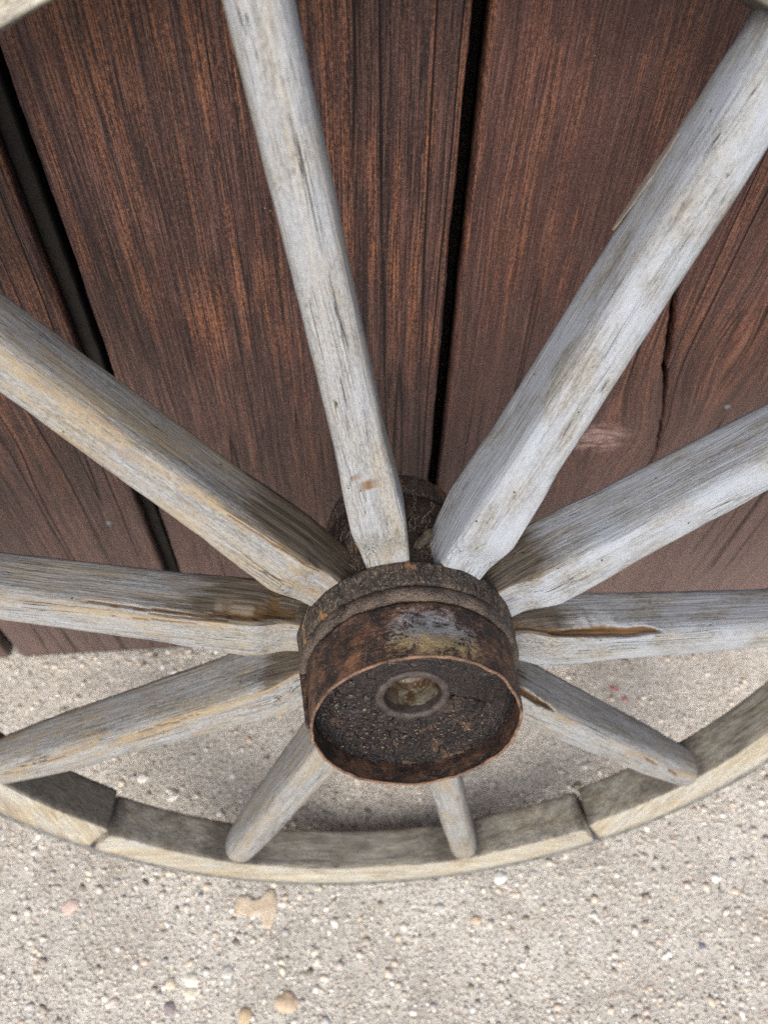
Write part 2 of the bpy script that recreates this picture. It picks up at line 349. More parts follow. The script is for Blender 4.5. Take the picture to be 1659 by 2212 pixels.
def ground_mat():
    m = Mat('washed_aggregate_concrete')
    a = m.noise(m.co, 3.2, 5, 0.6); b = m.noise(m.co, 22, 5, 0.65)
    c = m.mix(m.ramp(m.math('ADD', m.math('MULTIPLY', a, 0.5), m.math('MULTIPLY', b, 0.5)), [(0.38, 0.0), (0.62, 1.0)]), (0.37, 0.36, 0.325), (0.55, 0.54, 0.50))
    h = m.math('MULTIPLY', b, 0.8)
    for sc, amt, seed in ((480, 0.9, 0), (270, 0.9, 3), (160, 0.6, 6)):
        v = m.scale(m.co, (1, 1, 1), (seed, seed * 1.7, 0))
        col = m.vor(v, sc, 'F1', 'Color'); d = m.vor(v, sc, 'F1', 'Distance')
        sp = m.n('ShaderNodeSeparateColor'); m.l(col, sp.inputs[0])
        tint = m.ramp(sp.outputs[0], [(0.0, (0.16, 0.145, 0.13)), (0.12, (0.30, 0.28, 0.245)), (0.28, (0.48, 0.455, 0.41)), (0.50, (0.62, 0.595, 0.545)), (0.62, (0.52, 0.43, 0.33)), (0.70, (0.57, 0.44, 0.38)), (0.76, (0.33, 0.34, 0.35)), (0.84, (0.74, 0.72, 0.67)), (1.0, (0.82, 0.81, 0.77))])
        keep = m.math('MULTIPLY', m.ramp(sp.outputs[1], [(0.35, 0.0), (0.42, 1.0)] if sc > 200 else [(0.50, 0.0), (0.52, 1.0)]), m.ramp(d, [(0.30, 1.0), (0.46, 0.0)]))
        c = m.mix(m.math('MULTIPLY', keep, amt), c, tint)
        h = m.math('ADD', h, m.math('MULTIPLY', keep, m.math('SUBTRACT', 0.9, d)))
    pits = m.ramp(m.noise(m.co, 240, 3, 0.6), [(0.34, 1.0), (0.43, 0.0)])
    c = m.mix(m.math('MULTIPLY', pits, 0.35), c, (0.24, 0.22, 0.19))
    st = m.ramp(m.noise(m.co, 9, 5, 0.68), [(0.50, 0.0), (0.66, 1.0)])
    c = m.mix(m.math('MULTIPLY', st, 0.42), c, (0.28, 0.25, 0.21))
    lt = m.ramp(m.noise(m.scale(m.co, (1, 1, 1), (5, 2, 0)), 40, 4, 0.6), [(0.52, 0.0), (0.64, 1.0)])
    c = m.mix(m.math('MULTIPLY', lt, 0.3), c, (0.68, 0.65, 0.58))
    h = m.math('SUBTRACT', h, pits)
    return m.out(c, 0.9, m.bump(h, 0.0018, 0.8), spec=0.25)
M_GROUND = ground_mat()

def stone_mat():
    m = Mat('mixed_river_grit')
    ge = m.n('ShaderNodeNewGeometry')
    base = m.ramp(ge.outputs['Random Per Island'], [(0.0, (0.15, 0.135, 0.12)), (0.08, (0.30, 0.27, 0.23)), (0.22, (0.52, 0.485, 0.42)), (0.42, (0.64, 0.61, 0.54)), (0.56, (0.56, 0.48, 0.38)), (0.66, (0.60, 0.50, 0.44)), (0.74, (0.34, 0.35, 0.36)), (0.90, (0.70, 0.68, 0.63)), (1.0, (0.82, 0.81, 0.78))])
    n = m.noise(m.co, 500, 3, 0.6)
    c = m.mix(m.math('MULTIPLY', m.ramp(n, [(0.4, 1.0), (0.6, 0.0)]), 0.3), base, (0.25, 0.22, 0.18))
    return m.out(c, 0.7, m.bump(n, 0.0004, 0.6), spec=0.35)
M_GRIT = stone_mat()

# ------------------------------------------------------------------ the setting: ground
me = mesh('ground', [(-12, -16, 0), (12, -16, 0), (12, 0.6, 0), (-12, 0.6, 0)], [(0, 1, 2, 3)], False)
tag(link('ground', me, M_GROUND), kind='structure')

ICO_V, ICO_F = None, None
def ico(sub=1):
    import bmesh
    bm = bmesh.new(); bmesh.ops.create_icosphere(bm, subdivisions=sub, radius=1)
    v = np.array([x.co[:] for x in bm.verts]); f = [[q.index for q in p.verts] for p in bm.faces]; bm.free(); return v, f
IV, IF = ico(1); IV2, IF2 = ico(3)

V, F = [], []
for i in range(26000):
    x = rng.uniform(-0.75, 0.75); y = rng.uniform(-0.56, -0.004)
    if i % 9 == 0: y = -0.003 - abs(rng.normal(0, .012))
    if i % 9 == 4: x = rng.normal(.015, .11); y = -0.262 - abs(rng.normal(0, .010)) - .9 * (x - .015) ** 2 * .2
    if i % 3 == 0 and i % 9: y = -0.56 + 0.34 * rng.random()
    s = min(0.0046, 0.00092 * math.exp(rng.exponential(0.44)))
    if N(x * 9, y * 9, 3) + .5 * N(x * 31, y * 31, 8) < rng.uniform(-.55, .35) and s < .0022: continue
    q = IV * np.array([s * rng.uniform(.8, 1.35), s * rng.uniform(.75, 1.2), s * rng.uniform(.22, .42)]) * (1 + rng.uniform(-.26, .26, (len(IV), 1)))
    a = rng.uniform(0, 6.28); ca, sa = math.cos(a), math.sin(a)
    q = np.stack([q[:, 0] * ca - q[:, 1] * sa + x, q[:, 0] * sa + q[:, 1] * ca + y, q[:, 2] - s * 0.04], 1)
    o = len(V); V.extend(q.tolist()); F.extend([[k + o for k in f] for f in IF])
tag(link('gravel', mesh('gravel', V, F), M_GRIT), 'fine mixed grit and little pebbles set in the concrete ground', 'gravel', kind='stuff')

def pebble(name, x, y, sx, sy, sz, rot, col, label, cat='pebble', group=None, lump=0.26):
    q = IV2 * np.array([sx, sy, sz]); d = [1 + lump * N(*(v * 1.3 + x * 91)) + 0.06 * N(*(v * 4 + y * 57)) for v in IV2]
    q = q * np.array(d)[:, None]
    o = link(name, mesh(name, q, IF2), simple('pebble_stone_' + name, tuple(c * 0.72 for c in col), tuple(min(.85, c * 1.1) for c in col), 220, 0.65, 0.0004))
    o.location = (x, y, -sz * 0.25); o.rotation_euler = (0, 0, rot)
    return tag(o, label, cat, group)
WHT, TAN, PNK, SLT = (0.74, 0.73, 0.69), (0.50, 0.40, 0.29), (0.52, 0.36, 0.30), (0.17, 0.18, 0.21)
G = 'larger pebbles set in the concrete'
pebble('white_pebble', -0.2728, -0.1696, .0072, .0062, .004, 0.3, WHT, 'oval white pebble behind the wheel rim, between the two lower left spokes', group=G)
pebble('white_chip', -0.235, -0.1952, .0075, .0042, .003, 0.5, WHT, 'pointed white stone chip close behind the rim, left of the lower left spoke', 'stone chip')
pebble('white_lump', 0.1381, -0.311, .0080, .0070, .005, 0.2, WHT, 'lumpy bright white stone in front of the rim below the bottom spoke', 'stone')
pebble('tan_pebble', -0.1019, -0.4124, .0135, .0105, .005, -0.2, TAN, 'large smooth tan pebble at the bottom of the picture', group=G)
pebble('cream_pebble', -0.2008, -0.3854, .0085, .0068, .004, -0.2, (0.72, 0.70, 0.62), 'cream pebble just above another pale pebble near the bottom left', group=G)
pebble('pale_pebble', -0.2015, -0.3970, .0070, .0062, .0035, 0.1, (0.66, 0.64, 0.52), 'pale yellowish pebble just below the cream pebble near the bottom left', group=G)
pebble('ochre_pebble', -0.1445, -0.4212, .0070, .0088, .004, 0.1, (0.50, 0.40, 0.26), 'ochre pebble cut by the bottom edge of the picture', group=G)
pebble('purple_pebble', -0.2215, -0.4085, .0075, .0055, .003, -0.6, (0.27, 0.23, 0.24), 'purplish slate pebble to the lower left of the pale pebbles', group=G)
pebble('grey_pebble', -0.163, -0.3815, .0075, .0065, .0035, 0.0, (0.55, 0.55, 0.52), 'soft grey pebble to the right of the cream pebble', group=G)
pebble('pink_pebble', -0.338, -0.305, .010, .0075, .003, 0.5, (0.58, 0.46, 0.41), 'dull pink pebble left of the tan stone chip', group=G)
pebble('round_pebble', -0.2225, -0.3865, .006, .0058, .0035, 0, (0.60, 0.55, 0.42), 'small round beige pebble to the left of the cream pebble', group=G)
pebble('red_chip', 0.3233, -0.0977, .007, .0035, .0015, -0.5, (0.36, 0.17, 0.16), 'upper of two faded red chips on the ground under the right spoke', 'stone chip', 'red chips on the ground')
pebble('red_chip', 0.3347, -0.1132, .006, .0038, .0015, -0.3, (0.38, 0.20, 0.18), 'lower of two faded red chips on the ground under the right spoke', 'stone chip', 'red chips on the ground')
pebble('slate_pebble', 0.345, -0.395, .0045, .004, .002, 0, (0.18, 0.19, 0.22), 'small dark slate blue pebble near the lower right of the picture', group=G)
pebble('orange_pebble', 0.105, -0.352, .0055, .0048, .003, 0, (0.54, 0.43, 0.32), 'small orange pebble below the lumpy white stone', group=G)

# flat tan chip with a notch in it
def chip():
    P = [(-.024, .006), (-.020, .014), (-.010, .016), (-.004, .010), (.004, .011), (.010, .018), (.019, .019), (.022, .008), (.021, -.006), (.016, -.019), (.010, -.020), (.007, -.008), (-.002, -.004), (-.010, -.006), (-.018, -.003), (-.022, -.002)]
    n = len(P); pts = []
    for i in range(n):                                    # smooth and roughen the outline
        a, b = P[i], P[(i + 1) % n]
        for t in (0, .33, .66):
            x = a[0] + (b[0] - a[0]) * t; y = a[1] + (b[1] - a[1]) * t
            pts.append((x + .0012 * N(x * 300, y * 300, 1), y + .0012 * N(x * 300, y * 300, 5)))
    n = len(pts); V = []
    for s, z in ((1.0, -.001), (1.0, .0006), (.94, .0012), (.7, .0014)): V += [(x * s, y * s, z) for x, y in pts]
    V.append((0.004, 0.004, .0015)); F = []
    for l in range(3):
        for i in range(n): k = (i + 1) % n; F.append((l * n + i, l * n + k, (l + 1) * n + k, (l + 1) * n + i))
    for i in range(n): F.append((3 * n + i, 3 * n + (i + 1) % n, 4 * n))
    o = link('stone_chip', mesh('stone_chip', V, F), simple('tan_flint', (0.36, 0.28, 0.19), (0.58, 0.51, 0.41), 70, 0.8, 0.0012))
    o.location = (-0.1344, -0.3234, 0.0005); o.rotation_euler = (0, 0, 0)
    tag(o, 'flat notched tan stone chip lying in front of the rim, left of centre', 'stone chip')
chip()

# ------------------------------------------------------------------ the wall of boards
M_RAIL = simple('unpainted_backing_rail', (0.007, 0.006, 0.006), (0.016, 0.0135, 0.012), 40)
wall = bpy.data.objects.new('plank_wall', None); COL.objects.link(wall)
tag(wall, 'dark red brown stained wall of wide upright boards behind the wheel', 'wall')
ZS = np.concatenate([np.linspace(0.004, 0.86, 300), np.linspace(0.9, 2.3, 30)])
def plank(xl, xr, seed, thick=0.028, y0=0.0, bev=0.0035, tongue=0.0, zb=0.004):
    """xl/xr: functions of z giving the left and right edges of the front face"""
    V = []; prof_n = None
    for i, z in enumerate(ZS):
        z = z + (zb - 0.004) * (1 - sstep(0.0, 0.2, z))
        l = xl(z) + .0011 * N(seed, z * 22, 0) + .0005 * N(seed, z * 110, 3)
        r = xr(z) + .0011 * N(seed + 9, z * 22, 0) + .0005 * N(seed + 9, z * 110, 3)
        if i == 0: z += 0.0
        dz = 0.0
        P = [(l, thick), (l, bev * 1.1), (l + bev * .3, bev * .45), (l + bev, 0.0)]
        for k in range(1, 10):
            t = k / 10; x = l + bev + (r - l - 2 * bev) * t
            P.append((x, -.0007 * math.sin(math.pi * t) + .0006 * N(x * 14, z * 3, seed)))
        P += [(r - bev, 0.0), (r - bev * .3, bev * .45), (r, bev * 1.1)]
        if tongue: P += [(r + .0002, .009), (r + tongue - .001, .0095), (r + tongue, .011), (r + tongue, thick + .008), (r, thick + .008)]
        P += [(r, thick)] if not tongue else []
        prof_n = len(P)
        for x, y in P:
            zz = z + (.003 * N(x * 60, seed, 2) + .0022 * N(x * 260, seed, 7) if i == 0 else 0)
            V.append((x, y + y0, zz))
    F = [tuple(reversed(f)) for f in tube_faces(len(ZS), prof_n)]
    return link('plank', mesh('plank', V, F), M_PLANK, wall)
def lerp(pts):
    zs = [p[0] for p in pts]; xs = [p[1] for p in pts]
    return lambda z: float(np.interp(z, zs, xs))
c_ = lambda v: (lambda z: v)
seam = [(0, .268), (.12, .2726), (.22, .284), (.30, .294), (.356, .2977), (.40, .290), (.4335, .2827), (.48, .270), (.527, .2587), (.57, .2505), (.6105, .2457), (.70, .242), (.86, .238), (2.3, .236)]
def seamx(off):
    f = lerp(seam)
    g = lerp([(0, .0006), (.12, .0012), (.3, .0006), (.36, .0018), (.42, .0022), (.5, .0055), (.56, .004), (.64, .0012), (2.3, .0012)])
    return lambda z: f(z) + off * g(z) * .5 + .0022 * N(z * 28, 4, 4) + .0012 * N(z * 95, 4, 9)
plank(lerp([(0, -.207), (.2, -.205), (.6, -.1968), (2.3, -.19)]), lerp([(0, .069), (.36, .0705), (.62, .0687), (2.3, .066)]), 1)                              # B, centre
plank(lerp([(0, .081), (.36, .0815), (.62, .0795), (2.3, .078)]), seamx(-1), 2, bev=.0028, zb=0.012)          # C
plank(seamx(1), c_(.540), 3, bev=.002, zb=0.016)                                                                # D
plank(lerp([(0, -.447), (2.3, -.435)]), lerp([(0, -.224), (.3, -.2225), (.62, -.2190), (2.3, -.210)]), 4, thick=.016)   # A
x = -.462
for i, wd in enumerate((.23, .25, .21, .26)): plank(c_(x - wd), c_(x), 20 + i); x -= wd + .011
x = .552
for i, wd in enumerate((.24, .22, .26, .23)): plank(c_(x), c_(x + wd), 30 + i); x += wd + .010
def rebate():
    V = []; zz = ZS
    f = lerp([(0, -.224), (.3, -.2225), (.62, -.2190), (2.3, -.210)])
    for z in zz:
        x = f(z) + .0006 * N(77, z * 60, 1)
        for dx, y in ((-.006, .0165), (.0095, .0165), (.0105, .0175), (.0105, .032), (-.006, .032)): V.append((x + dx, y, z))
    F = [tuple(reversed(q)) for q in tube_faces(len(zz), 5)]
    link('rebate_strip', mesh('rebate_strip', V, F), M_RAIL, wall)
def box(name, a, b, mat, parent, bevel=0):
    x0, y0, z0 = a; x1, y1, z1 = b
    V = [(x, y, z) for x in (x0, x1) for y in (y0, y1) for z in (z0, z1)]
    F = [(0, 1, 3, 2), (4, 6, 7, 5), (0, 4, 5, 1), (2, 3, 7, 6), (0, 2, 6, 4), (1, 5, 7, 3)]
    return link(name, mesh(name, V, F, False), mat, parent)
rebate()
box('backing_rail', (-1.4, .038, .10), (.03, .060, .534), M_RAIL, wall)
box('blackout_board', (-1.5, .13, 0.001), (1.6, .15, 2.3), M_BACK, wall)  # added dark sheet, keeps sky light from showing through the gaps
for s, px_, pz_, rr_ in ((0, .3454, .4245, .0032), (0, -.2566, .2916, .0036)):
    V, F = [], []
    pr = [(0, -.0022), (.5, -.0019), (.9, -.0012), (1, 0.0), (1, .002)]
    for a in range(20):
        for r_, y_ in pr: V.append((px_ + rr_ * r_ * math.cos(a * math.pi / 10) , y_, pz_ + rr_ * r_ * math.sin(a * math.pi / 10)))
    for a in range(20):
        for k in range(4): b = (a + 1) % 20; F.append((a * 5 + k, a * 5 + k + 1, b * 5 + k + 1, b * 5 + k))
    link('nail_head', mesh('nail_head', V, F), M_NAIL, wall)
V, F = [], []
pr = [(.55, .001), (.55, -.0022), (.65, -.0028), (.92, -.0028), (1, -.002), (1, .001)]
for a in range(28):
    for r_, y_ in pr: V.append((.3339 + .0105 * r_ * math.cos(a * math.pi / 14), y_, .2024 + .012 * r_ * math.sin(a * math.pi / 14)))
for a in range(28):
    for k in range(5): b = (a + 1) % 28; F.append((a * 6 + k, a * 6 + k + 1, b * 6 + k + 1, b * 6 + k))
link('washer', mesh('washer', V, F), M_WASHER, wall)

# ------------------------------------------------------------------ the wheel
RO = .45; LEAN = .26289; WYAW = -.01016
C0 = Vector((0.01504, -0.17237, 0.43982))
RW = Matrix.Rotation(WYAW, 3, 'Z') @ Matrix.Rotation(-LEAN, 3, 'X') @ Matrix(((1, 0, 0), (0, 0, -1), (0, 1, 0)))
wheel = bpy.data.objects.new('wagon_wheel', None); COL.objects.link(wheel)
wheel.matrix_world = Matrix.Translation(C0 + RW @ Vector((0, -RO, 0))) @ RW.to_4x4()
tag(wheel, 'weathered grey wooden wagon wheel with ten spokes and rusty hub leaning at the wall', 'wagon wheel')
HX, HY = .00634, .0020; HS = .976

def wpart(name, me, mat, parent=None, loc=(HX, HY, 0)):
    o = link(name, me, mat, parent or wheel)
    o.location = (loc[0], loc[1] + RO, loc[2]) if parent is None else (0, 0, 0)
    if parent is None and loc[0]: o.scale = (HS, HS, 1)
    return o

PHI = [10.3, -27.5, -62.6, -99.4, -134.3, -169.6, -203.5, -240.3, -276.2, -313.2]
DEP = [.047, .054, .054, .047, .047, .047, .048, .051, .047, .051]
WID = [1.0, 1.06, 1.0, 1.0, 1.0, 1.0, 1.02, 1.05, 1.0, 1.05]
# carved damage: (spoke, s0, s1, angle0, angle1, half width rad, depth)  angle 0 = +tangential, 90 = front
CAV = {3: [(.032, .126, 152, 141, .52, .0055), (.004, .07, 168, 160, .13, .0025)],
       8: [(.03, .165, 20, 34, .10, .0026), (.012, .07, 6, 14, .14, .0035), (.05, .12, 42, 46, .08, .002), (.24, .27, 60, 62, .1, .0012), (.075, .135, 68, 74, .05, .0016)],
       4: [(.0, .088, 152, 128, .5, .008), (.235, .262, 118, 108, .10, .002), (.28, .31, 110, 100, .1, .002)],
       9: [(.02, .10, 62, 66, .10, .0015)], 0: [(.07, .085, 90, 90, .06, .0006)],
       7: [(.10, .17, 62, 58, .06, .001), (.24, .29, 66, 60, .07, .001)]}
def spoke(k):
    n, mm = 300, 72
    r0, r1 = .052, .430
    z0 = .04834 * (.42867 - r0) / (.42867 - .09) ; z1 = .04834 * (.42867 - r1) / (.42867 - .09)
    L = math.hypot(r1 - r0, z1 - z0)
    a = R(PHI[k])
    rad = Vector((-math.sin(a), math.cos(a), 0)); tan = Vector((math.cos(a), math.sin(a), 0)); 
    ax = (rad * (r1 - r0) + Vector((0, 0, z1 - z0))).normalized()
    nz = ax.cross(tan) * -1
    if nz.z < 0: nz = -nz
    ty = nz.cross(ax)
    V = []; A = {'ochre': [], 'grime_shade': [], 'cavity': [], 'cool': []}
    ochre_k = [.32, .08, .08, .26, .44, .50, .50, .56, .48, .62][k]
    cool_k = [.35, 1, 1, .8, .3, .1, .1, .1, .2, 0][k]  # right-hand spokes bluer: sky light put into the wood colour
    for i in range(n):
        s = L * i / (n - 1); r = r0 + (r1 - r0) * i / (n - 1)
        wd = float(np.interp(r, [.05, .066, .085, .105, .125, .16, .25, .40, .43], [.026, .0275, .0315, .0348, .0335, .030, .030, .0315, .030])) * WID[k]
        dp = float(np.interp(r, [.05, .066, .10, .14, .25, .40, .43], [.046, .046, .0475, .049, .0485, .050, .046])) * DEP[k] / .0485 * float(np.interp(r, [.33, .405, .43], [1, .80, .72]))
        if k in (4, 5, 6): wd *= float(np.interp(r, [.1, .25, .43], [1, 1.0, .95]))
        ex = float(np.interp(r, [.05, .10, .16, .28, .43], [14, 10.0, 6.0, 3.6, 2.5]))
        offy = .0009 * N(s * 9, k * 7.1, 0); offz = .0012 * N(s * 7, k * 3.3, 5); zt = .0075 * sstep(.105, .078, r)
        for j in range(mm):
            th = 2 * math.pi * j / mm; thm = math.pi - th
            ct, st = math.cos(th), math.sin(th)
            y = wd / 2 * math.copysign(abs(ct) ** (2 / ex), ct); z = dp / 2 * math.copysign(abs(st) ** (2 / ex), st)
            d = .00045 * N(s * 18, th * 1.3 + k * 5, 2) + .00028 * N(s * 60, ct * 5 + k, st * 5) + .00022 * N(s * 14, ct * 26, st * 26 + k)
            # nicks on the arrises
            ar = abs(math.sin(2 * th))
            d -= .0012 * ar * max(0, N(s * 55, k * 3.1, th * .8) - .28)
            cav = 0.0; dg = math.degrees(thm) % 360
            for (s0, s1, a0, a1, hw, de) in CAV.get(k, []):
                if s0 < s - .012 < s1:
                    t = (s - .012 - s0) / (s1 - s0); ac = R(a0 + (a1 - a0) * t) + .12 * N(s * 60, k, 3)
                    da = abs((thm - ac + math.pi) % (2 * math.pi) - math.pi); e = hw * math.sin(math.pi * t) ** .6 * (1 + .35 * N(s * 150, k, 8))
                    if da < e:
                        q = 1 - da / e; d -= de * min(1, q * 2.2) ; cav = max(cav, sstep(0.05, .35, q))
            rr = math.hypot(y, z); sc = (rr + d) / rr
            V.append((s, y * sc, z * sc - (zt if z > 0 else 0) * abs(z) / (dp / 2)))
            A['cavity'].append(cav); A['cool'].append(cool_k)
            arr = math.exp(-((dg - 62) / 16) ** 2) if k in (7, 8, 9) else (math.exp(-((dg - 118) / 16) ** 2) if k in (3, 4) else 0)
            if k == 0: arr = math.exp(-((dg - 175) / 22) ** 2) * sstep(.2, .06, s) * 2
            A['ochre'].append(ochre_k + .30 * arr)
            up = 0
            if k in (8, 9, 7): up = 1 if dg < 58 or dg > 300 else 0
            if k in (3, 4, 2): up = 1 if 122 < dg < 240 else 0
            A['grime_shade'].append(min(1, .10 + .70 * sstep(.075, .010, s) * (.42 + .75 * up) + .62 * up * sstep(.20, .02, s) * (1.3 if k in (9, 8) else .55) + (.55 * sstep(L - .022, L - .008, s))))
    V.append((0, 0, 0)); V.append((L, 0, 0))
    F = tube_faces(n, mm, False)
    e0, e1 = n * mm, n * mm + 1
    for j in range(mm):
        q = (j + 1) % mm; F.append((e0, q, j)); F.append((e1, (n - 1) * mm + j, (n - 1) * mm + q))
    for kk in A: A[kk] += [.5, .5]
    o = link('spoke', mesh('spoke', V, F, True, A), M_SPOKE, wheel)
    base = rad * r0 + Vector((.00671, .00068, z0))
    M = Matrix((ax, ty, nz)).transposed().to_4x4(); M.translation = base + Vector((0, RO, 0))
    o.matrix_local = M
    return o
SP = [spoke(k) for k in range(10)]

# sliver lifting off the upper right spoke, and a curled tip on the right one
def sliver(parent, pts, wds, th, name='splinter', mat=None):
    V, F = [], []
    for (p, w_) in zip(pts, wds):
        p = Vector(p)
        for a, b in ((-1, -1), (1, -1), (1, 1), (-1, 1)): V.append(p + Vector((0, b * th * .5, a * w_ * .5)))
    F = tube_faces(len(pts), 4)
    return link(name, mesh(name, V, F, False, {'cool': [.3] * len(V), 'ochre': [.45] * len(V), 'grime_shade': [.35] * len(V), 'cavity': [.45] * len(V)}), mat or M_SPOKE, parent)
yb = .0160
pp = []; ww = []
for i in range(26):
    t = i / 25; s = .238 + .055 * t
    lift = .0018 * (1 - t) ** 2 * (1 if t < .5 else 1)
    pp.append((s, yb + lift * .9 + .0004 * N(t * 9, 1, 1), -.017 + .004 * t)); ww.append(.0006 + .0055 * math.sin(math.pi * min(1, t * .9 + .02)) ** .7)
sliver(SP[1], pp, ww, .0008)

# felloes
JO = [-138, -66, 6, 78, 150]        # joint angles clockwise from the top
RIN = [.4105, .408, .3975, .4015, .4118]
def felloe(i):
    a0, a1 = JO[i] + .42, JO[i] + 72 - .42
    if i == 4: a1 = 222 - .42
    mid = (a0 + a1) / 2; n = 150
    ri = [.4075, .402, .3975, .4035, .4118][i]
    ri = {0: .4035, 1: .4015, 2: .4045, 3: .4075, 4: .4118}[i]
    V = []; A = {'ochre': [], 'grime_shade': [], 'cavity': []}
    rm = .43
    for q in range(n):
        t = q / (n - 1); ang = a0 + (a1 - a0) * t
        th = R(ang - mid)
        ed = min(ang - a0, a1 - ang)
        ch = .0014          # stopped chamfer on the inner edges
        if i == 0: ch = .0012 + .001 * sstep(3, 7, ed)
        ro = .4438
        hwf = .0219 + .0006 * N(ang * .07, i * 4, 1); hwb = -.0219
        rin = ri + .0009 * N(ang * .09, i * 3, 2) + .0004 * N(ang * .6, i, 2) + .004 * (1 - sstep(0.0, 1.2, ed)) * .35
        P = [(ro, hwb), (rin + .003, hwb), (rin + .0008, hwb + .001), (rin, hwb + .003)]
        for u in range(1, 8): P.append((rin + .0004 * N(ang * .4, u, i), hwb + .003 + (hwf - hwb - .003 - ch) * u / 8))
        P += [(rin, hwf - ch), (rin + ch * .25, hwf - ch * .5), (rin + ch * .62, hwf - .0004), (rin + ch + .0008, hwf)]
        for u in range(1, 5): P.append((rin + ch + (ro - rin - ch) * u / 5, hwf + .0005 * N(ang * .3, u * 3, i + 5)))
        P += [(ro, hwf)]
        m_ = len(P)
        for (r_, z_) in P:
            x_ = (r_) * math.sin(th); y_ = r_ * math.cos(th)
            V.append((r_ * th, y_, z_) if False else (x_, y_, z_))
            inner = 1 if (r_ < rin + .002) else 0
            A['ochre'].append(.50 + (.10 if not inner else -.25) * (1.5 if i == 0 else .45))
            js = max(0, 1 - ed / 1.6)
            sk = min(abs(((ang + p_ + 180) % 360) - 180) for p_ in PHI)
            A['grime_shade'].append(min(1, .12 + (.80, .45, .85, .46, .42)[i] * inner + .3 * js + (.6 if i == 2 else 0) + (.7 * math.exp(-(sk / 3.0) ** 2) if inner else 0)))  # dirt on inner faces; upper right felloe also has its shade painted in
            A['cavity'].append(0.0)
    F = tube_faces(n, m_)
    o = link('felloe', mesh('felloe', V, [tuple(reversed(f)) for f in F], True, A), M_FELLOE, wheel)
    M = Matrix.Rotation(R(-mid), 4, 'Z'); M.translation = Vector((0, RO, 0)); o.matrix_local = M
    return o
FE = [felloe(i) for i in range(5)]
# iron tyre
V, F = [], []
n = 360
for i in range(n):
    a = 2 * math.pi * i / n
    dr = .0004 * N(math.cos(a) * 9, math.sin(a) * 9, 0)
    P = [(.4442, -.0212), (.4442, .0209), (.4452, .0217), (.4490, .0217), (.4500, .0207), (.4500, -.0207), (.4490, -.0217), (.4452, -.0217)]
    for r_, z_ in P: V.append(((r_ + dr) * math.sin(a), (r_ + dr) * math.cos(a), z_))
for i in range(n):
    for j in range(8):
        k = (i + 1) % n; l = (j + 1) % 8; F.append((i * 8 + j, i * 8 + l, k * 8 + l, k * 8 + j))
wpart('iron_tyre', mesh('iron_tyre', V, F, False), M_TYRE, loc=(0, 0, 0))

# hub
def lathe(prof, n=160, rough=0.0, seed=0, close=False, sharp=False):
    V, F = [], []
    for i in range(n):
        a = 2 * math.pi * i / n
        for (r_, z_) in prof:
            d = rough * (N(math.cos(a) * 3.5 + seed, math.sin(a) * 3.5, z_ * 70) + .6 * N(math.cos(a) * 12 + seed, math.sin(a) * 12, z_ * 160))
            dz = rough * .5 * N(math.cos(a) * 5, math.sin(a) * 5 + seed, z_ * 30)
            V.append(((r_ + d) * math.sin(a), (r_ + d) * math.cos(a), z_ + dz))
    m_ = len(prof)
    for i in range(n):
        k = (i + 1) % n
        for j in range(m_ if close else m_ - 1):
            l = (j + 1) % m_; F.append((i * m_ + j, i * m_ + l, k * m_ + l, k * m_ + j))
    return V, F
def dense(pr, step=.002):
    o = [pr[0]]
    for a, b in zip(pr, pr[1:]):
        d = math.hypot(b[0] - a[0], b[1] - a[1]); c = max(1, int(d / step))
        for i in range(1, c + 1): o.append((a[0] + (b[0] - a[0]) * i / c, a[1] + (b[1] - a[1]) * i / c))
    return o
prof = dense([(.0, -.062), (.046, -.062), (.049, -.060), (.052, -.045), (.055, -.030), (.059, -.022), (.063, -.015), (.0655, -.005), (.067, .010), (.068, .040), (.0685, .0640), (.0755, .0655), (.0768, .067), (.0762, .072), (.0752, .080), (.0742, .0838), (.070, .0842), (.069, .107), (.0195, .107), (.0195, .078), (.0005, .078)], .0018)
V, F = lathe(prof, 200, .0011, 3)
hub = wpart('hub_barrel', mesh('hub_barrel', V, F), M_HUB)
# rear hoop and worn strap
V, F = lathe([(.0505, -.058), (.0535, -.058), (.0545, -.056), (.0575, -.034), (.057, -.032), (.054, -.032)], 120, .0007, 8, True)
wpart('rear_hoop', mesh('rear_hoop', V, F), M_HUB)
# half round hoop in front of the collar
pr = []
for k in range(13):
    a = math.pi * k / 12; pr.append((.0722 + .0030 * math.sin(a), .0905 - .0052 * math.cos(a)))
pr += [(.069, .0957), (.069, .0853)]
V, F = lathe(pr, 260, .0009, 5, True)
wpart('hoop', mesh('hoop', V, F), simple('worn_brown_hoop', (.016, .012, .010), (.115, .085, .066), 70, .5, 0.0028, .5))
# the iron nave band with its rusted lip
V, F = lathe(dense([(.0700, .0962), (.0712, .0966), (.0708, .105), (.0695, .125), (.0683, .1350), (.0680, .1362)], .0015), 260, .0011, 2)
V2, F2 = lathe(dense([(.0664, .1362), (.0668, .130), (.0680, .118), (.0688, .107)], .0015), 220, .0004, 6)
o_ = len(V); V += V2; F += [tuple(q + o_ for q in f) for f in F2]
band = wpart('nave_band', mesh('nave_band', V, F), M_IRON)
V, F = lathe([(.0680, .1358), (.0684, .1364), (.0680, .1373), (.0672, .1376), (.0665, .1373), (.0662, .1364), (.0666, .1358)], 300, .0011, 2, True)
lip = wpart('band_lip', mesh('band_lip', V, F), M_RUSTEDGE, band)
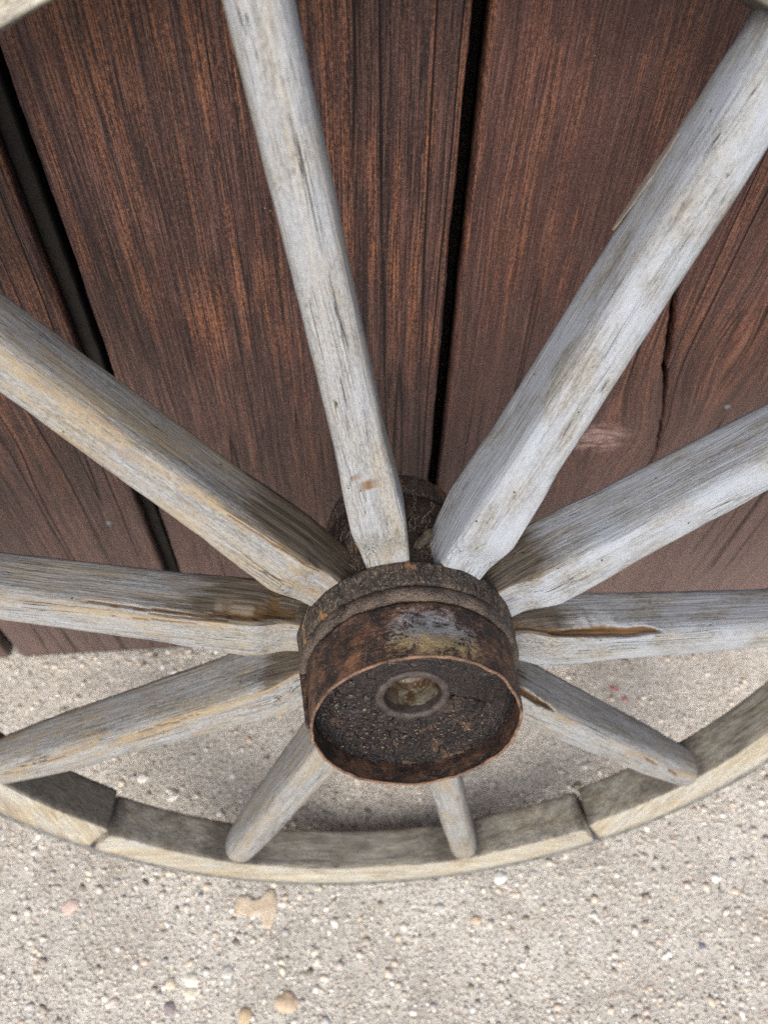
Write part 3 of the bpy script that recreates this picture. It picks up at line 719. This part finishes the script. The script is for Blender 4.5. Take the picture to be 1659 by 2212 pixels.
# strap end lapping at the left of the band
V, F = [], []
nn = 14
for i in range(nn):
    t = i / (nn - 1); z_ = .094 + .040 * t
    for dr, da in ((.0, -.055), (.0016, -.05), (.0042 - .002 * t, .03), (.0012, .05), (0, .055)):
        a = R(-88) + da * (1 - .35 * t); r_ = .0712 - .0025 * t + dr
        V.append((r_ * math.sin(a), r_ * math.cos(a), z_))
F = tube_faces(nn, 5)
link('strap_end', mesh('strap_end', V, F), M_IRON, band)
# charred end of the hub inside the band, axle box ring
pr = dense([(.0668, .1215), (.0652, .1175), (.0625, .1145), (.056, .1140), (.050, .1140), (.042, .1142), (.034, .1143), (.0245, .1136)], .0006)
CR = [([(.0235, -.002), (.032, -.0035), (.040, -.0062), (.047, -.0105), (.056, -.0150)], .0011, .004), ([(.024, -.011), (.031, -.0125), (.040, -.0165)], .0006, .002),
      ([(-.022, .038), (-.004, .0335), (.0185, .0295), (.030, .0255)], .0005, .0012), ([(-.024, -.008), (-.033, -.013), (-.0436, -.006), (-.052, -.010)], .0008, .003),
      ([(-.012, -.023), (-.020, -.032), (-.034, -.037), (-.046, -.036)], .0009, .003), ([(.004, -.025), (.010, -.037), (.008, -.050)], .0007, .0025),
      ([(-.040, .020), (-.050, .012), (-.056, -.004), (-.054, -.020)], .0008, .003), ([(.020, -.034), (.034, -.036), (.048, -.030)], .0008, .0025),
      ([(-.030, -.020), (-.028, -.034), (-.030, -.048)], .0007, .0025), ([(.030, .028), (.043, .020), (.054, .018)], .0006, .002)]
def seg(px, py, a, b):
    dx, dy = b[0] - a[0], b[1] - a[1]; t = max(0, min(1, ((px - a[0]) * dx + (py - a[1]) * dy) / (dx * dx + dy * dy)))
    return math.hypot(px - a[0] - dx * t, py - a[1] - dy * t)
V, F = [], []; n = 620; m_ = len(pr)
for i in range(n):
    a = 2 * math.pi * i / n
    for (r_, z_) in pr:
        x, y = r_ * math.sin(a), r_ * math.cos(a)
        wx, wy = x + .0014 * N(x * 230, y * 230, 1), y + .0014 * N(x * 230, y * 230, 9)
        lowm = sstep(.012, -.022, y + .45 * x)
        d = .0005 * N(x * 60, y * 60, 3) + .0003 * lowm * N(x * 260, y * 260, 5)
        q = N(x * 330, y * 330, 12); d += .0016 * lowm * (max(0, q - .05) - max(0, -q - .12) * 1.4)      # crusted, broken end grain
        d += .00016 * math.sin(r_ * 1100 + 6 * N(x * 22, y * 22, 2))
        for P, wd_, dp_ in CR:
            e = min(seg(wx, wy, P[k], P[k + 1]) for k in range(len(P) - 1))
            if e < wd_: d -= dp_ * (1 - e / wd_)
        V.append((x, y, z_ + d))
for i in range(n):
    k = (i + 1) % n
    for j in range(m_ - 1): F.append((i * m_ + j, i * m_ + j + 1, k * m_ + j + 1, k * m_ + j))
wpart('hub_face', mesh('hub_face', V, F), M_DISC)
M_BOXRING = simple('worn_axle_box_iron', (0.009, 0.0075, 0.008), (0.060, 0.045, 0.043), 130, 0.5, .0008, .5)
V, F = lathe(dense([(.0256, .1100), (.0250, .1141), (.0232, .1150), (.0205, .1149), (.0192, .1138), (.0185, .1080)], .001), 160, .0006, 9)
bx = wpart('axle_box', mesh('axle_box', V, F), M_BOXRING)
def bore_mat():
    m = Mat('greasy_bore'); a = m.noise(m.co, 70, 5, 0.65, .5); g = m.noise(m.co, 500, 3, .6)
    c = m.ramp(a, [(.34, (.022, .012, .007)), (.46, (.06, .035, .02)), (.56, (.105, .098, .075)), (.68, (.17, .165, .14))])
    c = m.mix(m.math('MULTIPLY', m.ramp(g, [(.58, 0.), (.68, 1.)]), .4), c, (.35, .30, .22))
    return m.out(c, .5, m.bump(m.math('ADD', a, g), .001, .7), spec=.5)
V, F = lathe(dense([(.0186, .1085), (.0180, .098), (.0165, .090), (.0120, .0855), (.0060, .0845), (.0005, .0842)], .001), 120, .0007, 21)
wpart('bore', mesh('bore', V, F), bore_mat(), bx)
# nail through the hoop
def dome(r_, h, n=18):
    V, F = [], []
    pr = [(0.02, h), (.5, h * .88), (.85, h * .5), (1, 0), (1, -h)]
    for i in range(n):
        a = 2 * math.pi * i / n
        for q, z_ in pr: V.append((r_ * q * math.cos(a), r_ * q * math.sin(a), z_))
    for i in range(n):
        for j in range(4): k = (i + 1) % n; F.append((i * 5 + j, i * 5 + j + 1, k * 5 + j + 1, k * 5 + j))
    return V, F
for ang, z_ in ((-37, .0905), (97, .0905)):
    V, F = dome(.0034, .0016); o = wpart('nail_head', mesh('nail_head', V, F), M_IRON)
    a = R(ang); nrm = Vector((math.sin(a), math.cos(a), 0))
    q = nrm.to_track_quat('Z', 'Y'); o.matrix_local = Matrix.Translation(Vector((HX, HY + RO, 0)) + nrm * .0753 * HS + Vector((0, 0, z_))) @ q.to_matrix().to_4x4()

# ------------------------------------------------------------------ dirt, fluff and cobweb caught on the hub
def to_world(p): return C0 + RW @ Vector(p)
def crumbs():
    V, F = [], []
    for i in range(130):
        a = rng.uniform(0, 6.283); r_ = .064 * math.sqrt(rng.uniform(.16, 1))
        a = math.pi + .35 + rng.normal(0, .85); r_ = rng.uniform(.030, .0650)
        x, y = r_ * math.sin(a), r_ * math.cos(a)
        s = rng.uniform(.0003, .00085) * (1.5 if rng.random() < .08 else 1)
        zz = float(np.interp(r_, [.0255, .034, .042, .05, .06, .0672], [.1140, .1143, .1142, .1140, .1142, .1210])) + s * .4 + .0004
        q = IV * np.array([s * rng.uniform(.7, 2.0), s, s * .7]) * (1 + rng.uniform(-.3, .3, (len(IV), 1)))
        b = rng.uniform(0, 6.28); cb, sb = math.cos(b), math.sin(b)
        q = np.stack([q[:, 0] * cb - q[:, 1] * sb + x * HS + HX, q[:, 0] * sb + q[:, 1] * cb + y * HS + HY, q[:, 2] + zz], 1)
        o = len(V); V.extend([tuple(to_world(v)) for v in q]); F.extend([[k + o for k in f] for f in IF])
    o = link('dirt_crumbs', mesh('dirt_crumbs', V, F), simple('dry_dirt', (.045, .032, .022), (.26, .205, .15), 700, .9))
    tag(o, 'dry dirt crumbs and wood flakes lying in the cup of the hub', 'dirt', kind='stuff')
crumbs()
def strands():
    V, F = [], []
    def strand(pts, rad):
        o = len(V)
        for p in pts:
            for a in (0, 2.1, 4.2): V.append(tuple(to_world(Vector(p) + Vector((math.cos(a) * rad, math.sin(a) * rad * .6, math.sin(a) * rad)))))
        for i in range(len(pts) - 1):
            for j in range(3): k = (j + 1) % 3; F.append((o + i * 3 + j, o + i * 3 + k, o + (i + 1) * 3 + k, o + (i + 1) * 3 + j))
    for k in range(10):                                    # fluff in the corners between the spokes
        a = R(-(PHI[k] + PHI[(k + 1) % 10] + (-360 if k == 9 else 0)) / 2)
        if k == 9: a = R(-((PHI[9] + PHI[0] - 360) / 2))
        for q in range(34 if k in (9, 8, 0) else 8):
            aa = a + rng.normal(0, .16); r_ = rng.uniform(.069, .083); z_ = rng.uniform(.0, .062)
            p = Vector((r_ * math.sin(aa) + HX, r_ * math.cos(aa) + HY, z_)); d = Vector(rng.normal(0, 1, 3)).normalized(); pts = []
            for s in range(9):
                pts.append(p.copy()); d = (d + Vector(rng.normal(0, .35, 3))).normalized(); p += d * .0017
            strand(pts, rng.uniform(.00005, .00014))
    for (p0, p1, sag) in (((-.048, .075, .072), (-.064, .040, .090), .002),):
        a, b = Vector(p0), Vector(p1)
        strand([a.lerp(b, t / 16) + Vector((-sag, 0, sag)) * math.sin(math.pi * t / 16) for t in range(17)], .00009)
    o = link('cobweb_fluff', mesh('cobweb_fluff', V, F), simple('grey_fluff', (.22, .21, .19), (.42, .40, .37), 300, .95))
    tag(o, 'grey cobweb threads and fluff caught between the spoke roots', 'cobweb', kind='stuff')
strands()
# shrivelled leaf tucked between the top spoke and the upper right one
def leaf():
    V, F = [], []
    n, m_ = 16, 7
    for i in range(n):
        t = i / (n - 1); w_ = .0042 * math.sin(math.pi * t) ** .8 + .0003
        for j in range(m_):
            u = j / (m_ - 1) * 2 - 1
            V.append((t * .019 - .0095, u * w_ * .8, .004 * math.sin(t * 6) + .0045 * abs(u) * math.cos(t * 7) + .003 * N(t * 6, u * 2, 0)))
    for i in range(n - 1):
        for j in range(m_ - 1): a = i * m_ + j; F.append((a, a + 1, a + m_ + 1, a + m_))
    me = mesh('shrivelled_leaf', V, F)
    o = link('shrivelled_leaf', me, simple('dry_grey_leaf', (.018, .016, .013), (.075, .062, .05), 300, .8))
    md = o.modifiers.new('thickness', 'SOLIDIFY'); md.thickness = .0004
    M = Matrix.Translation(to_world((.019, .0765, .044))) @ RW.to_4x4() @ Matrix.Rotation(R(60), 4, 'Z') @ Matrix.Rotation(R(-35), 4, 'X')
    o.matrix_world = M
    tag(o, 'shrivelled dark leaf wedged between the roots of the two upper spokes', 'leaf')
leaf()
